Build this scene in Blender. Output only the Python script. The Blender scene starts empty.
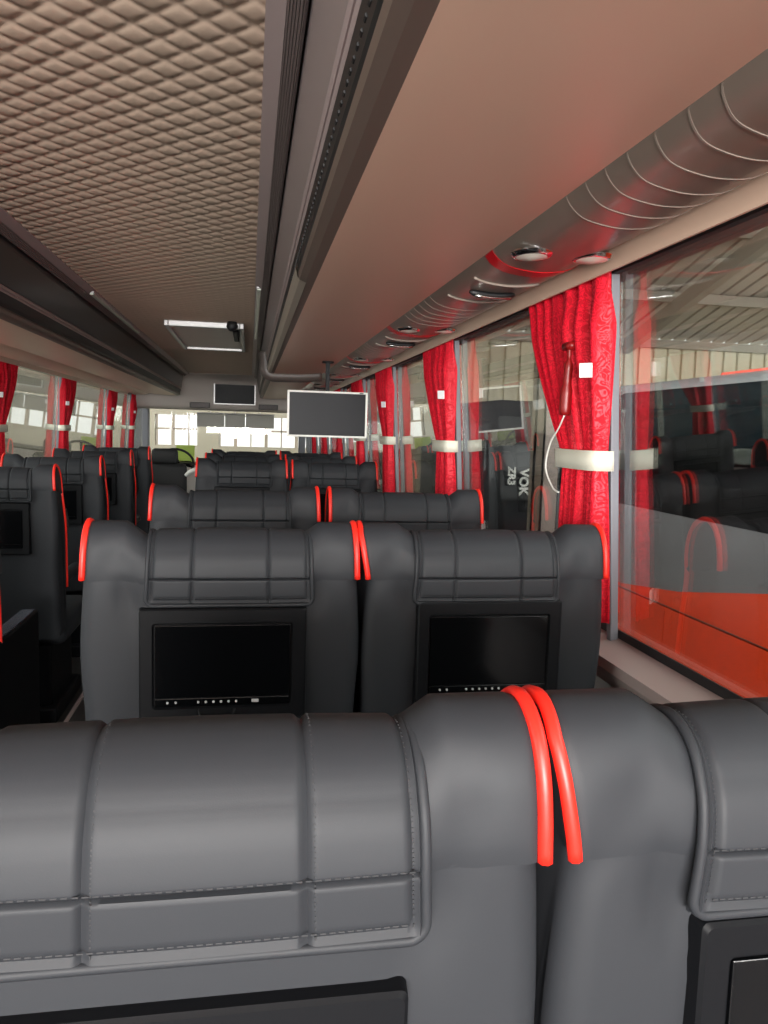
import bpy, bmesh, math, random
from mathutils import Vector, Matrix
random.seed(7)
sc = bpy.context.scene
COL = sc.collection
PI = math.pi
EYE = 1.33

# ------------------------------------------------------------------ materials
def lin(c):
    c = c / 255.0
    return c / 12.92 if c <= 0.04045 else ((c + 0.055) / 1.055) ** 2.4
def rgb(r, g, b): return (lin(r), lin(g), lin(b), 1.0)

def mat(name, col, rough=0.5, metal=0.0, spec=0.5, noise=None, bump=None, coat=0.0):
    """noise = (scale, amount) colour mottling; bump = (scale, strength, distance)"""
    m = bpy.data.materials.new(name); m.use_nodes = True
    nt = m.node_tree; b = nt.nodes['Principled BSDF']
    b.inputs['Base Color'].default_value = col
    b.inputs['Roughness'].default_value = rough
    b.inputs['Metallic'].default_value = metal
    b.inputs['Specular IOR Level'].default_value = spec
    b.inputs['Coat Weight'].default_value = coat
    tc = nt.nodes.new('ShaderNodeTexCoord')
    if noise:
        n = nt.nodes.new('ShaderNodeTexNoise'); n.inputs['Scale'].default_value = noise[0]
        n.inputs['Detail'].default_value = 5
        nt.links.new(tc.outputs['Object'], n.inputs['Vector'])
        mx = nt.nodes.new('ShaderNodeMix'); mx.data_type = 'RGBA'
        k = noise[1]
        mx.inputs[6].default_value = tuple(c * (1 - k) for c in col[:3]) + (1,)
        mx.inputs[7].default_value = tuple(min(1, c * (1 + k)) for c in col[:3]) + (1,)
        nt.links.new(n.outputs['Fac'], mx.inputs[0]); nt.links.new(mx.outputs[2], b.inputs['Base Color'])
    if bump:
        n2 = nt.nodes.new('ShaderNodeTexNoise'); n2.inputs['Scale'].default_value = bump[0]
        n2.inputs['Detail'].default_value = 4
        nt.links.new(tc.outputs['Object'], n2.inputs['Vector'])
        bp = nt.nodes.new('ShaderNodeBump'); bp.inputs['Strength'].default_value = bump[1]
        bp.inputs['Distance'].default_value = bump[2]
        nt.links.new(n2.outputs['Fac'], bp.inputs['Height']); nt.links.new(bp.outputs['Normal'], b.inputs['Normal'])
    return m

def emit(name, col, s):
    m = bpy.data.materials.new(name); m.use_nodes = True
    b = m.node_tree.nodes['Principled BSDF']
    b.inputs['Base Color'].default_value = col
    b.inputs['Emission Color'].default_value = col; b.inputs['Emission Strength'].default_value = s
    return m

def glass(name, tint, f0=0.08, power=3.5):
    m = bpy.data.materials.new(name); m.use_nodes = True
    nt = m.node_tree; nt.nodes.clear()
    out = nt.nodes.new('ShaderNodeOutputMaterial'); mix = nt.nodes.new('ShaderNodeMixShader')
    tr = nt.nodes.new('ShaderNodeBsdfTransparent'); tr.inputs['Color'].default_value = tint
    gl = nt.nodes.new('ShaderNodeBsdfGlossy'); gl.inputs['Roughness'].default_value = 0.0
    ge = nt.nodes.new('ShaderNodeNewGeometry')
    dot = nt.nodes.new('ShaderNodeVectorMath'); dot.operation = 'DOT_PRODUCT'
    nt.links.new(ge.outputs['Normal'], dot.inputs[0]); nt.links.new(ge.outputs['Incoming'], dot.inputs[1])
    def mth(op, a, b=None):
        n = nt.nodes.new('ShaderNodeMath'); n.operation = op
        if isinstance(a, (int, float)): n.inputs[0].default_value = a
        else: nt.links.new(a, n.inputs[0])
        if b is not None:
            if isinstance(b, (int, float)): n.inputs[1].default_value = b
            else: nt.links.new(b, n.inputs[1])
        return n.outputs[0]
    a = mth('ABSOLUTE', dot.outputs['Value']); i = mth('SUBTRACT', 1.0, a); i = mth('MAXIMUM', i, 0.0)
    p = mth('POWER', i, power); f = mth('MULTIPLY', p, 1 - f0); f = mth('ADD', f, f0)
    nt.links.new(f, mix.inputs[0]); nt.links.new(tr.outputs[0], mix.inputs[1]); nt.links.new(gl.outputs[0], mix.inputs[2])
    nt.links.new(mix.outputs[0], out.inputs['Surface'])
    return m

def curtain_mat():
    m = mat('red_damask', rgb(214, 14, 38), rough=0.62, spec=0.25)
    nt = m.node_tree; b = nt.nodes['Principled BSDF']
    b.inputs['Sheen Weight'].default_value = 0.25; b.inputs['Sheen Tint'].default_value = rgb(255, 90, 110)
    tc = nt.nodes.new('ShaderNodeTexCoord'); n = nt.nodes.new('ShaderNodeTexNoise')
    n.inputs['Scale'].default_value = 26; n.inputs['Detail'].default_value = 1.5; n.inputs['Distortion'].default_value = 2.5
    nt.links.new(tc.outputs['Object'], n.inputs['Vector'])
    w = nt.nodes.new('ShaderNodeMath'); w.operation = 'MULTIPLY'; w.inputs[1].default_value = 34
    s = nt.nodes.new('ShaderNodeMath'); s.operation = 'SINE'
    nt.links.new(n.outputs['Fac'], w.inputs[0]); nt.links.new(w.outputs[0], s.inputs[0])
    r = nt.nodes.new('ShaderNodeMapRange'); r.inputs[1].default_value = -0.2; r.inputs[2].default_value = 0.6
    nt.links.new(s.outputs[0], r.inputs[0])
    mx = nt.nodes.new('ShaderNodeMix'); mx.data_type = 'RGBA'
    mx.inputs[6].default_value = rgb(188, 8, 30); mx.inputs[7].default_value = rgb(224, 22, 48)
    nt.links.new(r.outputs[0], mx.inputs[0]); nt.links.new(mx.outputs[2], b.inputs['Base Color'])
    r2 = nt.nodes.new('ShaderNodeMapRange'); r2.inputs[3].default_value = 0.7; r2.inputs[4].default_value = 0.42
    nt.links.new(r.outputs[0], r2.inputs[0]); nt.links.new(r2.outputs[0], b.inputs['Roughness'])
    return m

M = {}
M['leather'] = mat('black_leather', rgb(41, 43, 47), rough=0.58, spec=0.3, noise=(6, 0.06), bump=(900, 0.07, 0.0006))
M['thread'] = mat('grey_stitching', rgb(44, 45, 48), rough=0.7)
M['red_pipe'] = mat('red_piping', rgb(240, 42, 30), rough=0.4)
M['plastic'] = mat('black_plastic', rgb(13, 14, 17), rough=0.5, spec=0.15, bump=(1500, 0.05, 0.0003))
M['screen'] = mat('screen_glass', rgb(8, 9, 11), rough=0.12, spec=0.35)
M['lcd'] = mat('matte_screen', rgb(34, 35, 38), rough=0.4, spec=0.12)
M['button'] = mat('grey_button', rgb(190, 190, 190), rough=0.35)
M['white_pl'] = mat('white_plastic', rgb(222, 222, 216), rough=0.4)
M['silver'] = mat('silver_frame', rgb(196, 196, 196), rough=0.35, metal=0.3)
M['chrome'] = mat('chrome', rgb(220, 220, 220), rough=0.15, metal=1.0)
M['quilt'] = mat('quilted_beige', rgb(206, 182, 162), rough=0.6, noise=(2.5, 0.05))
M['lilac'] = mat('mauve_trim', rgb(166, 150, 149), rough=0.5)
M['rib'] = mat('grey_ribbed_trim', rgb(120, 108, 106), rough=0.45)
M['panel_lit'] = mat('rack_panel_lit', rgb(140, 130, 131), rough=0.4)  # rack front in its lit tone, right side
M['panel_shaded'] = mat('rack_panel_shaded', rgb(34, 34, 39), rough=0.3)  # same rack front, shade painted in as near-black, left side
M['groove'] = mat('black_groove', rgb(18, 18, 20), rough=0.5)
M['brownstrip'] = mat('brown_grey_strip', rgb(104, 90, 82), rough=0.45)
M['beige'] = mat('beige_laminate', rgb(220, 188, 166), rough=0.38, noise=(1.2, 0.02))
M['service'] = mat('grey_service_panel', rgb(128, 116, 106), rough=0.3, spec=0.45, coat=0.1)
M['servicerib'] = mat('service_rib', rgb(148, 136, 126), rough=0.5)
M['lens'] = mat('pale_lens', rgb(236, 244, 230), rough=0.25)
M['stripe'] = mat('red_stripe', rgb(205, 22, 34), rough=0.3)
M['sill'] = mat('sill_plastic', rgb(178, 160, 156), rough=0.4)
M['wallgrey'] = mat('wall_grey', rgb(150, 146, 146), rough=0.6)
M['post'] = mat('pale_pillar', rgb(112, 113, 120), rough=0.5)
M['rubber'] = mat('black_rubber', rgb(26, 26, 28), rough=0.6)
M['floor'] = mat('dark_floor', rgb(46, 44, 44), rough=0.5, noise=(30, 0.2))
M['curtain'] = curtain_mat()
M['band'] = mat('cream_tieback', rgb(218, 216, 200), rough=0.6)
M['tag'] = mat('white_velcro', rgb(240, 240, 240), rough=0.8)
M['glass'] = glass('window_glass', (0.84, 0.87, 0.86, 1), 0.09, 2.5)
M['windshield'] = glass('windshield_glass', (0.9, 0.92, 0.9, 1), 0.03, 5)
M['bulk'] = mat('grey_bulkhead', rgb(196, 188, 182), rough=0.5)
M['metalshine'] = mat('brushed_trim', rgb(170, 160, 146), rough=0.4, metal=0.4)
M['visor'] = mat('grey_visor', rgb(176, 174, 166), rough=0.6)
M['orange'] = mat('orange_paint', rgb(226, 62, 14), rough=0.25, coat=0.5)
M['greyp'] = mat('grey_paint', rgb(112, 110, 112), rough=0.3, coat=0.4)
M['blackglass'] = mat('black_coach_glass', rgb(7, 7, 8), rough=0.08, spec=0.2)
M['blackpaint'] = mat('black_paint', rgb(26, 27, 30), rough=0.25, coat=0.3)
M['siding'] = mat('cream_siding', rgb(196, 184, 158), rough=0.6, noise=(3, 0.12))
M['roofsheet'] = mat('roof_sheet', rgb(186, 176, 164), rough=0.6, noise=(2, 0.12))
M['steel'] = mat('dusty_steel', rgb(150, 138, 124), rough=0.6, noise=(4, 0.12))
M['rust'] = mat('brown_channel', rgb(112, 98, 84), rough=0.6, noise=(8, 0.2))
M['concrete'] = mat('concrete', rgb(176, 160, 152), rough=0.85, noise=(14, 0.22), bump=(40, 0.4, 0.01))
M['ground'] = mat('concrete_ground', rgb(140, 136, 130), rough=0.8, noise=(3, 0.15))
M['plaster'] = mat('pale_plaster', rgb(156, 149, 134), rough=0.8, noise=(2, 0.08))
M['leftwall'] = mat('grey_green_cladding', rgb(150, 156, 142), rough=0.6, noise=(1.5, 0.15))
M['joint'] = mat('dark_joint', rgb(84, 76, 72), rough=0.45)
M['teal'] = mat('teal_paint', rgb(42, 66, 78), rough=0.3)
M['palebus'] = mat('pale_coach_paint', rgb(150, 156, 150), rough=0.4)
M['green'] = mat('green_card', rgb(176, 196, 90), rough=0.6)
M['amber'] = mat('red_hammer_plastic', rgb(130, 14, 14), rough=0.4)
M['hatchpanel'] = mat('hatch_panel', rgb(226, 220, 210), rough=0.5)

# ------------------------------------------------------------------ mesh helpers
def obj(name, bm, m, parent=None, smooth=False, auto=None):
    me = bpy.data.meshes.new(name)
    bmesh.ops.recalc_face_normals(bm, faces=bm.faces[:])
    bm.to_mesh(me); bm.free()
    o = bpy.data.objects.new(name, me); COL.objects.link(o)
    for mm in (m if isinstance(m, (list, tuple)) else [m]): me.materials.append(mm)
    if parent: o.parent = parent
    if smooth:
        for p in me.polygons: p.use_smooth = True
        if auto is not None: me.set_sharp_from_angle(angle=math.radians(auto))
    return o
def thing(name, label, cat, loc=(0, 0, 0), group=None, rz=0):
    o = bpy.data.objects.new(name, None); COL.objects.link(o)
    o.empty_display_size = 0.1; o.location = loc; o.rotation_euler = (0, 0, rz)
    o['label'] = label; o['category'] = cat
    if group: o['group'] = group
    return o
def struct(name, bm, m, parent=None, label=None, **kw):
    o = obj(name, bm, m, parent, **kw)
    if not parent:
        o['kind'] = 'structure'
        if label: o['label'] = label
    return o
def NB(): return bmesh.new()
def box(bm, x0, x1, y0, y1, z0, z1, bev=0, mi=0):
    v = [bm.verts.new(p) for p in ((x0,y0,z0),(x1,y0,z0),(x1,y1,z0),(x0,y1,z0),(x0,y0,z1),(x1,y0,z1),(x1,y1,z1),(x0,y1,z1))]
    fs = [bm.faces.new([v[i] for i in q]) for q in ((0,3,2,1),(4,5,6,7),(0,1,5,4),(1,2,6,5),(2,3,7,6),(3,0,4,7))]
    for f in fs: f.material_index = mi
    if bev:
        es = list({e for f in fs for e in f.edges})
        bmesh.ops.bevel(bm, geom=es, offset=bev, segments=2, affect='EDGES', profile=0.5)
    return bm
def bx(*a, **k): return box(NB(), *a, **k)
def obox(bm, p, q, w, h):
    """bar of w x h section from p to q"""
    p, q = Vector(p), Vector(q); d = (q - p).normalized()
    up = Vector((0, 0, 1)) if abs(d.z) < 0.95 else Vector((0, 1, 0))
    s = d.cross(up).normalized(); u = s.cross(d)
    r = []
    for c in (p, q):
        r.append([bm.verts.new(c + s * a * w / 2 + u * b * h / 2) for a, b in ((-1,-1),(1,-1),(1,1),(-1,1))])
    for i in range(4): bm.faces.new((r[0][i], r[0][(i+1)%4], r[1][(i+1)%4], r[1][i]))
    bm.faces.new(r[0][::-1]); bm.faces.new(r[1])
    return bm
def tube(bm, pts, r, n=8):
    pts = [Vector(p) for p in pts]; rings = []
    prev = None
    for i, p in enumerate(pts):
        d = (pts[min(i+1, len(pts)-1)] - pts[max(i-1, 0)]).normalized()
        if prev is None:
            a = Vector((0,0,1)) if abs(d.z) < 0.9 else Vector((1,0,0))
            s = d.cross(a).normalized()
        else:
            s = (prev - d * prev.dot(d)).normalized()
        prev = s; u = d.cross(s)
        rr = r[i] if isinstance(r, (list, tuple)) else r
        rings.append([bm.verts.new(p + (s*math.cos(2*PI*k/n) + u*math.sin(2*PI*k/n))*rr) for k in range(n)])
    for a, b in zip(rings, rings[1:]):
        for k in range(n): bm.faces.new((a[k], a[(k+1)%n], b[(k+1)%n], b[k]))
    bm.faces.new(rings[0][::-1]); bm.faces.new(rings[-1])
    return bm
def extrude_y(bm, prof, y0, y1, closed=True, seg=1, mi=0):
    """prof: list of (x,z); extruded along y"""
    rings = []
    for k in range(seg+1):
        y = y0 + (y1-y0)*k/seg
        rings.append([bm.verts.new((x, y, z)) for x, z in prof])
    n = len(prof)
    for a, b in zip(rings, rings[1:]):
        for i in range(n if closed else n-1):
            f = bm.faces.new((a[i], a[(i+1)%n], b[(i+1)%n], b[i])); f.material_index = mi
    if closed:
        bm.faces.new(rings[0][::-1]).material_index = mi; bm.faces.new(rings[-1]).material_index = mi
    return bm
def band_prof(pts, t):
    """close an open (x,z) line into a slab of thickness t (offset upward in z)"""
    return list(pts) + [(x, z + t) for x, z in reversed(pts)]
def cyl(bm, c, r0, r1, h, axis='z', n=20):
    ex = {'x': (1,0,0), 'y': (0,1,0), 'z': (0,0,1)}[axis]
    c = Vector(c); return tube(bm, [c, c + Vector(ex)*h], [r0, r1], n)
def smooth_line(pts, n=6):
    """Catmull-Rom through 2-D/3-D points"""
    P = [Vector(p) for p in pts]; out = []
    for i in range(len(P)-1):
        p0 = P[max(i-1,0)]; p1 = P[i]; p2 = P[i+1]; p3 = P[min(i+2,len(P)-1)]
        for k in range(n):
            t = k/n
            out.append(0.5*((2*p1)+(p2-p0)*t+(2*p0-5*p1+4*p2-p3)*t*t+(3*p1-p0-3*p2+p3)*t**3))
    out.append(P[-1]); return out

# ------------------------------------------------------------------ seat
W = 0.253                                # half width
REAR = smooth_line([(0.055,0.40),(0.03,0.60),(0.012,0.78),(0.004,0.90),(0.0,1.00),(-0.002,1.045),(-0.002,1.075),(0.003,1.108),(0.018,1.135),(0.046,1.147),(0.080,1.136),(0.106,1.105),(0.118,1.06),(0.118,1.00),(0.14,0.90),(0.185,0.75),(0.195,0.60),(0.19,0.45),(0.17,0.40)], 4)
def xs_scale(z):
    s = 1.0 - 0.02*max(0, min(1, (z-1.02)/0.13))**1.5
    s += 0.034*math.exp(-((z-0.90)/0.11)**2)*max(0, min(1, (1.06-z)/0.05))
    return s
def crease(x, y, z):
    """soft folds pulled out of the flap's corners; moves leather in y"""
    d = 0
    for x0, z0, kx, w, a in ((-0.170,1.00,-0.35,0.014,0.007),(0.168,1.01,0.28,0.013,0.005),(-0.205,1.085,0.5,0.010,0.004),(0.20,1.09,-0.4,0.012,0.003),(-0.178,1.07,-0.25,0.011,0.004)):
        u = x - (x0 + kx*(z-z0)); 
        d += 1.7*a*math.exp(-(u/w)**2)*math.exp(-((z-z0)/0.045)**2)
    return d if y < 0.06 else 0
def squeeze(x, z):
    """head end of a seat pressed against its neighbour"""
    return LEAN_IN*max(0, min(1, (z-1.03)/0.10))*max(0, -x/W)**2
def dip(x):
    t = max(0, min(1, (0.185-abs(x))/0.04)); t = t*t*(3-2*t)
    return 0.026*t
def loop_loft(prof, half, off=0.0, R=0.028, nx=26, ny_end=7, headrest=False):
    """loft a closed (y,z) loop across x with rounded ends"""
    n = len(prof)
    nrm = []
    area = sum(prof[i][0]*prof[(i+1)%n][1]-prof[(i+1)%n][0]*prof[i][1] for i in range(n))
    sg = 1 if area > 0 else -1
    for i in range(n):
        a = Vector(prof[i-1][:2]); b = Vector(prof[(i+1)%n][:2]); t = (b-a)
        t = t.normalized() if t.length > 1e-9 else Vector((1,0))
        nrm.append(Vector((t.y, -t.x))*sg)
    xs = []
    for k in range(ny_end+1):
        th = PI/2*k/ny_end
        xs.append((-half + R*(1-math.sin(th)), R*(1-math.cos(th))))
    xs = [( -half + R*(1-math.cos(PI/2*k/ny_end)), R*(1-math.sin(PI/2*k/ny_end))) for k in range(ny_end+1)]
    inner = half - R
    mid = [(-inner + 2*inner*k/nx, 0.0) for k in range(1, nx)]
    allx = xs + mid + [(-x, d) for x, d in reversed(xs)]
    bm = NB(); rings = []
    for x, d in allx:
        ring = []
        for i, p in enumerate(prof):
            y, z = p[0], p[1]
            q = Vector((y, z)) + nrm[i]*(off - d*0.85)
            xx = x*xs_scale(z) - squeeze(x, z)
            yy, zz = q.x, q.y
            top = max(0, min(1, (z-1.02)/0.10))
            zz -= dip(x)*top
            yy += crease(x, yy, zz)
            ring.append(bm.verts.new((xx, yy, zz)))
        rings.append(ring)
    for a, b in zip(rings, rings[1:]):
        for i in range(n): bm.faces.new((a[i], a[(i+1)%n], b[(i+1)%n], b[i]))
    bm.faces.new(rings[0]); bm.faces.new(rings[-1][::-1])
    return bm
def prof_between(i0, i1): return REAR[i0:i1+1]
# index of the rear seam (z ~ 1.045) and of the front edge of the headrest
seam_i = min(range(len(REAR)//2), key=lambda i: abs(REAR[i].y-1.045))
front_i = max(i for i in range(len(REAR)) if REAR[i].y > 1.0)
top_i = max(range(len(REAR)), key=lambda i: REAR[i].y)

def make_backrest():
    return loop_loft(REAR, W, 0.0)
def make_headrest():
    return loop_loft(REAR[seam_i:front_i+1], W+0.002, 0.0022, R=0.016)
def surf(x, i, off):
    """point on the outside of the profile at x, index i (float)"""
    k = int(math.floor(i)); t = i-k; k = max(0, min(len(REAR)-2, k))
    p = REAR[k].lerp(REAR[k+1], t)
    tg = (REAR[min(k+2,len(REAR)-1)]-REAR[max(k-1,0)]).normalized()
    nn = Vector((-tg.y, tg.x))
    q = p + nn*off
    top = max(0, min(1, (p.y-1.02)/0.10))
    return Vector((x*xs_scale(p.y) + COFF, q.x, q.y - dip(x)*top))
def idx_at(z):                            # rear index at height z
    for k in range(top_i):
        if REAR[k].y <= z <= REAR[k+1].y: return k + (z-REAR[k].y)/(REAR[k+1].y-REAR[k].y)
COVER_W = 0.151
COFF = 0.013; LEAN_IN = 0.0; PIPE_END = 13
I0 = idx_at(0.998); I1 = front_i - 3
def make_cover():
    bm = NB(); nu, nv = 124, 96
    g = []
    outer = []
    seams_x = (-0.070, 0.070)
    def thick(x, i):
        p = REAR[int(min(len(REAR)-1, max(0, round(i))))]
        t = 0.0100
        for s in seams_x: t -= 0.0042*math.exp(-((x-s)/0.0030)**2)
        iz = idx_at(1.058)
        t -= 0.0065*math.exp(-((i-iz)/0.26)**2)
        e = min(COVER_W-abs(x), (i-I0)*0.014)       # rounded rim then a stitched groove
        t -= 0.004*math.exp(-((e-0.009)/0.003)**2)
        t -= 0.009*math.exp(-(e/0.0028)**2)
        t += 0.003*math.sin(PI*min(1,max(0,(x+COVER_W)/(2*COVER_W))))
        return t
    for a in range(nu+1):
        # denser at the rims and seams
        x = -COVER_W + 2*COVER_W*a/nu
        row = []
        for b in range(nv+1):
            i = I0 + (I1-I0)*b/nv
            row.append(bm.verts.new(surf(x, i, thick(x, i)+0.003)))
        g.append(row)
    for a in range(nu):
        for b in range(nv): bm.faces.new((g[a][b], g[a+1][b], g[a+1][b+1], g[a][b+1]))
    # underside
    h = []
    for a in range(0, nu+1):
        x = -COVER_W + 2*COVER_W*a/nu
        h.append([bm.verts.new(surf(x, I0+(I1-I0)*b/nv, 0.001)) for b in range(nv+1)])
    for a in range(nu):
        for b in range(nv): bm.faces.new((h[a][b], h[a][b+1], h[a+1][b+1], h[a+1][b]))
    for a in range(nu):
        for b in (0, nv): bm.faces.new((g[a][b], h[a][b], h[a+1][b], g[a+1][b]))
    for b in range(nv):
        for a in (0, nu): bm.faces.new((g[a][b], g[a][b+1], h[a][b+1], h[a][b]))
    return bm
def make_cover_edge():
    """rolled edge round the flap"""
    pts = []
    r = 0.012
    for b in range(40, 3, -1): pts.append(surf(-COVER_W, I0+(I1-I0)*b/48, 0.008))
    ia = (r/0.30)
    k = 3
    c0 = idx_at(1.012)
    for t in range(0, 7):
        th = PI/2*t/6
        pts.append(surf(-COVER_W + r*(1-math.cos(th)), I0 + (c0-I0)*(1-math.sin(th)), 0.008))
    for a in range(1, 12): pts.append(surf(-COVER_W + r + 2*(COVER_W-r)*a/12, I0, 0.008))
    for t in range(6, -1, -1):
        th = PI/2*t/6
        pts.append(surf(COVER_W - r*(1-math.cos(th)), I0 + (c0-I0)*(1-math.sin(th)), 0.008))
    for b in range(4, 41): pts.append(surf(COVER_W, I0+(I1-I0)*b/48, 0.008))
    return tube(NB(), pts, 0.0042, 8)
def make_stitch(which):
    bm = NB()
    if which == 'seam':
        iz = idx_at(1.058)
        n = 46
        for k in range(n):
            x = -COVER_W+0.006 + (2*COVER_W-0.012)*k/n
            a = surf(x, iz+0.62, 0.0130+0.003*math.cos(x*10)); b = surf(x+0.004, iz+0.62, 0.0130+0.003*math.cos(x*10))
            tube(bm, [a, b], 0.0006, 5)
    elif which == 'hem':
        n = 46
        for k in range(n):
            x = -COVER_W+0.012 + (2*COVER_W-0.024)*k/n
            tube(bm, [surf(x, I0+0.95, 0.0126+0.003*math.cos(x*10)), surf(x+0.004, I0+0.95, 0.0126+0.003*math.cos(x*10))], 0.0006, 5)
        for s in (-1, 1):
            for k in range(60):
                i = I0+0.7 + (I1-I0-2)*k/60
                tube(bm, [surf(s*(COVER_W-0.009), i, 0.0102), surf(s*(COVER_W-0.009), i+0.16, 0.0102)], 0.0006, 5)
        for s in (-0.070, 0.070):
            for k in range(60):
                i = I0+0.7 + (I1-I0-2)*k/60
                tube(bm, [surf(s+0.0055, i, 0.0148), surf(s+0.0055, i+0.16, 0.0148)], 0.0007, 5)
    return bm
def make_piping(s):
    pts = []
    n = 44
    i0 = seam_i + 0.0; i1 = len(REAR)-PIPE_END
    for k in range(n+1):
        i = i0 + (i1-i0)*k/n
        kk = int(i); t = i-kk; kk = min(kk, len(REAR)-2)
        p = REAR[kk].lerp(REAR[kk+1], t)
        tg = (REAR[min(kk+2,len(REAR)-1)]-REAR[max(kk-1,0)]).normalized()
        nn = Vector((-tg.y, tg.x))
        q = p + nn*0.001
        xp = s*(W-0.001); pts.append((xp*xs_scale(p.y) - squeeze(xp, p.y), q.x, q.y))
    return tube(NB(), pts, 0.0058, 8)
MX0, MX1, MZ0, MZ1 = -0.152, 0.155, 0.778, 0.992
def ry(z): 
    i = idx_at(z); k = int(i); return REAR[k].lerp(REAR[k+1], i-k).x
def make_monitor(parent, fine):
    f = NB()
    y0 = -0.012; y1 = 0.03
    ix0, ix1, iz0, iz1 = MX0+0.026, MX1-0.028, MZ0+0.026, MZ1-0.030
    # bezel ring with a sloping inner edge
    def ring(x0, x1, z0, z1, y, r=0.006):
        pts = []
        for cx, cz, a0 in ((x1-r, z1-r, 0), (x0+r, z1-r, PI/2), (x0+r, z0+r, PI), (x1-r, z0+r, 3*PI/2)):
            for k in range(4):
                a = a0 + PI/2*k/3
                pts.append(f.verts.new((cx+r*math.cos(a), y, cz+r*math.sin(a))))
        return pts
    rs = [ring(MX0-0.004, MX1+0.004, MZ0-0.004, MZ1+0.004, y1), ring(MX0, MX1, MZ0, MZ1, y0+0.003), ring(MX0+0.003, MX1-0.003, MZ0+0.003, MZ1-0.003, y0),
          ring(ix0-0.003, ix1+0.003, iz0-0.003, iz1+0.003, y0), ring(ix0, ix1, iz0, iz1, y0+0.006)]
    for a, b in zip(rs, rs[1:]):
        n = len(a)
        for i in range(n): f.faces.new((a[i], a[(i+1)%n], b[(i+1)%n], b[i]))
    f.faces.new(rs[0]); f.faces.new(rs[-1])
    mon = obj('seat_monitor', f, M['plastic'], parent, smooth=True, auto=35)
    obj('screen', bx(ix0+0.002, ix1-0.002, y0+0.002, y0+0.006, iz0+0.018, iz1-0.002, bev=0.001), M['screen'], mon)
    cb = bx(ix0+0.002, ix1-0.002, y0+0.003, y0+0.006, iz0+0.001, iz0+0.016, bev=0.0008)
    obj('control_strip', cb, M['screen'], mon)
    if fine:
        for k, x in enumerate((-0.101, -0.086, -0.045, -0.031, -0.017, -0.003, 0.011, 0.025)):
            b = cyl(NB(), (x, y0+0.0035, iz0+0.009), 0.0024, 0.0020, -0.003, 'y', 10)
            obj('button', b, M['button'], mon, smooth=True, auto=40)
        obj('usb_port', bx(0.054, 0.067, y0, y0+0.0035, iz0+0.0065, iz0+0.0125, bev=0.0008), M['button'], mon)
        h = tube(NB(), smooth_line([(-0.043, y0+0.002, MZ0+0.021), (-0.040, y0-0.004, MZ0+0.012), (-0.02, y0-0.006, MZ0+0.010), (0.0, y0-0.006, MZ0+0.010), (0.018, y0-0.004, MZ0+0.012), (0.022, y0+0.002, MZ0+0.021)], 4), 0.003, 8)
        obj('pull_handle', h, M['plastic'], mon, smooth=True)
    return mon
def make_seat(fine=True, console=False):
    t = bpy.data.objects.new('passenger_chair', None); COL.objects.link(t); t.empty_display_size = 0.1
    t['category'] = 'seat'
    obj('backrest', make_backrest(), M['leather'], t, smooth=True, auto=60)
    obj('headrest', make_headrest(), M['leather'], t, smooth=True, auto=60)
    cv = obj('headrest_cover', make_cover(), M['leather'], t, smooth=True, auto=50)
    obj('rolled_edge', make_cover_edge(), M['leather'], cv, smooth=True)
    if fine:
        obj('stitching', make_stitch('seam'), M['thread'], cv)
        obj('stitching', make_stitch('hem'), M['thread'], cv)
    for s in (-1, 1):
        p = obj('piping', make_piping(s), M['red_pipe'], t, smooth=True); p['label'] = 'red piping along the edge of the headrest'
    make_monitor(t, fine)
    # cushion, arm rests, plinth
    c = bx(-W+0.005, W-0.005, 0.17, 0.66, 0.34, 0.47, bev=0.03)
    obj('seat_cushion', c, M['leather'], t, smooth=True, auto=50)
    for s in (-1, 1):
        x = s*(W-0.035)
        if console and s == 1:
            a = bx(W-0.055, W+0.005, 0.10, 0.62, 0.10, 0.64, bev=0.008)
            ar = obj('armrest', a, M['plastic'], t)
            tr = obj('armrest_tray', bx(W-0.050, W-0.004, 0.13, 0.60, 0.6395, 0.6455, bev=0.002), M['tray'], ar)
        else:
            a = bx(x-0.022, x+0.022, 0.14, 0.56, 0.60, 0.65, bev=0.015)
            obj('armrest', a, M['leather'], t, smooth=True, auto=50)
    pl = NB(); box(pl, -0.19, 0.19, 0.16, 0.56, 0.06, 0.345, bev=0.01)
    obj('plinth', pl, M['plastic'], t)
    obj('base', bx(-0.22, 0.22, 0.12, 0.62, 0.0, 0.07, bev=0.01), M['plastic'], t)
    bk = tube(NB(), smooth_line([(W+0.001, 0.16, 0.95), (W+0.006, 0.17, 0.90), (W+0.004, 0.175, 0.86)], 4), 0.010, 8)
    bl = obj('seat_belt', bk, M['rubber'], t, smooth=True)
    return t
M['tray'] = mat('glossy_tray', rgb(84, 88, 98), rough=0.18)

def copy_thing(o, parent=None):
    c = o.copy(); COL.objects.link(c)
    if parent: c.parent = parent
    for ch in list(o.children): copy_thing(ch, c)
    return c

proto_fine = make_seat(True)
proto_far = make_seat(False)
COFF = -0.008; LEAN_IN = 0.022
proto_wfine = make_seat(True)
LEAN_IN = 0.006
proto_wfar = make_seat(False)
COFF = 0.010; LEAN_IN = 0.0; PIPE_END = 9
proto_left = make_seat(False)
proto_console = make_seat(False, console=True)
used = set()
def place(proto, x, y, label, group, z=0):
    o = proto if proto.name not in used else copy_thing(proto)
    used.add(proto.name); used.add(o.name)
    o.scale.x = 0.965 if x > 0.2 else 1.0
    o.location = (x, y, z); o['label'] = label; o['group'] = group
    return o
GA = 'coach seats in pairs beside the right-hand windows'
XA, XW = -0.045, 0.474
front = place(proto_fine, XA+0.002, 0.490, 'big grey-black leather seat closest of all, its flap filling the bottom left corner', GA, -0.014)
place(proto_wfine, XW+0.004, 0.490, 'creased leather seat at the bottom right corner, red piping touching its neighbour', GA, -0.014)
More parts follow.
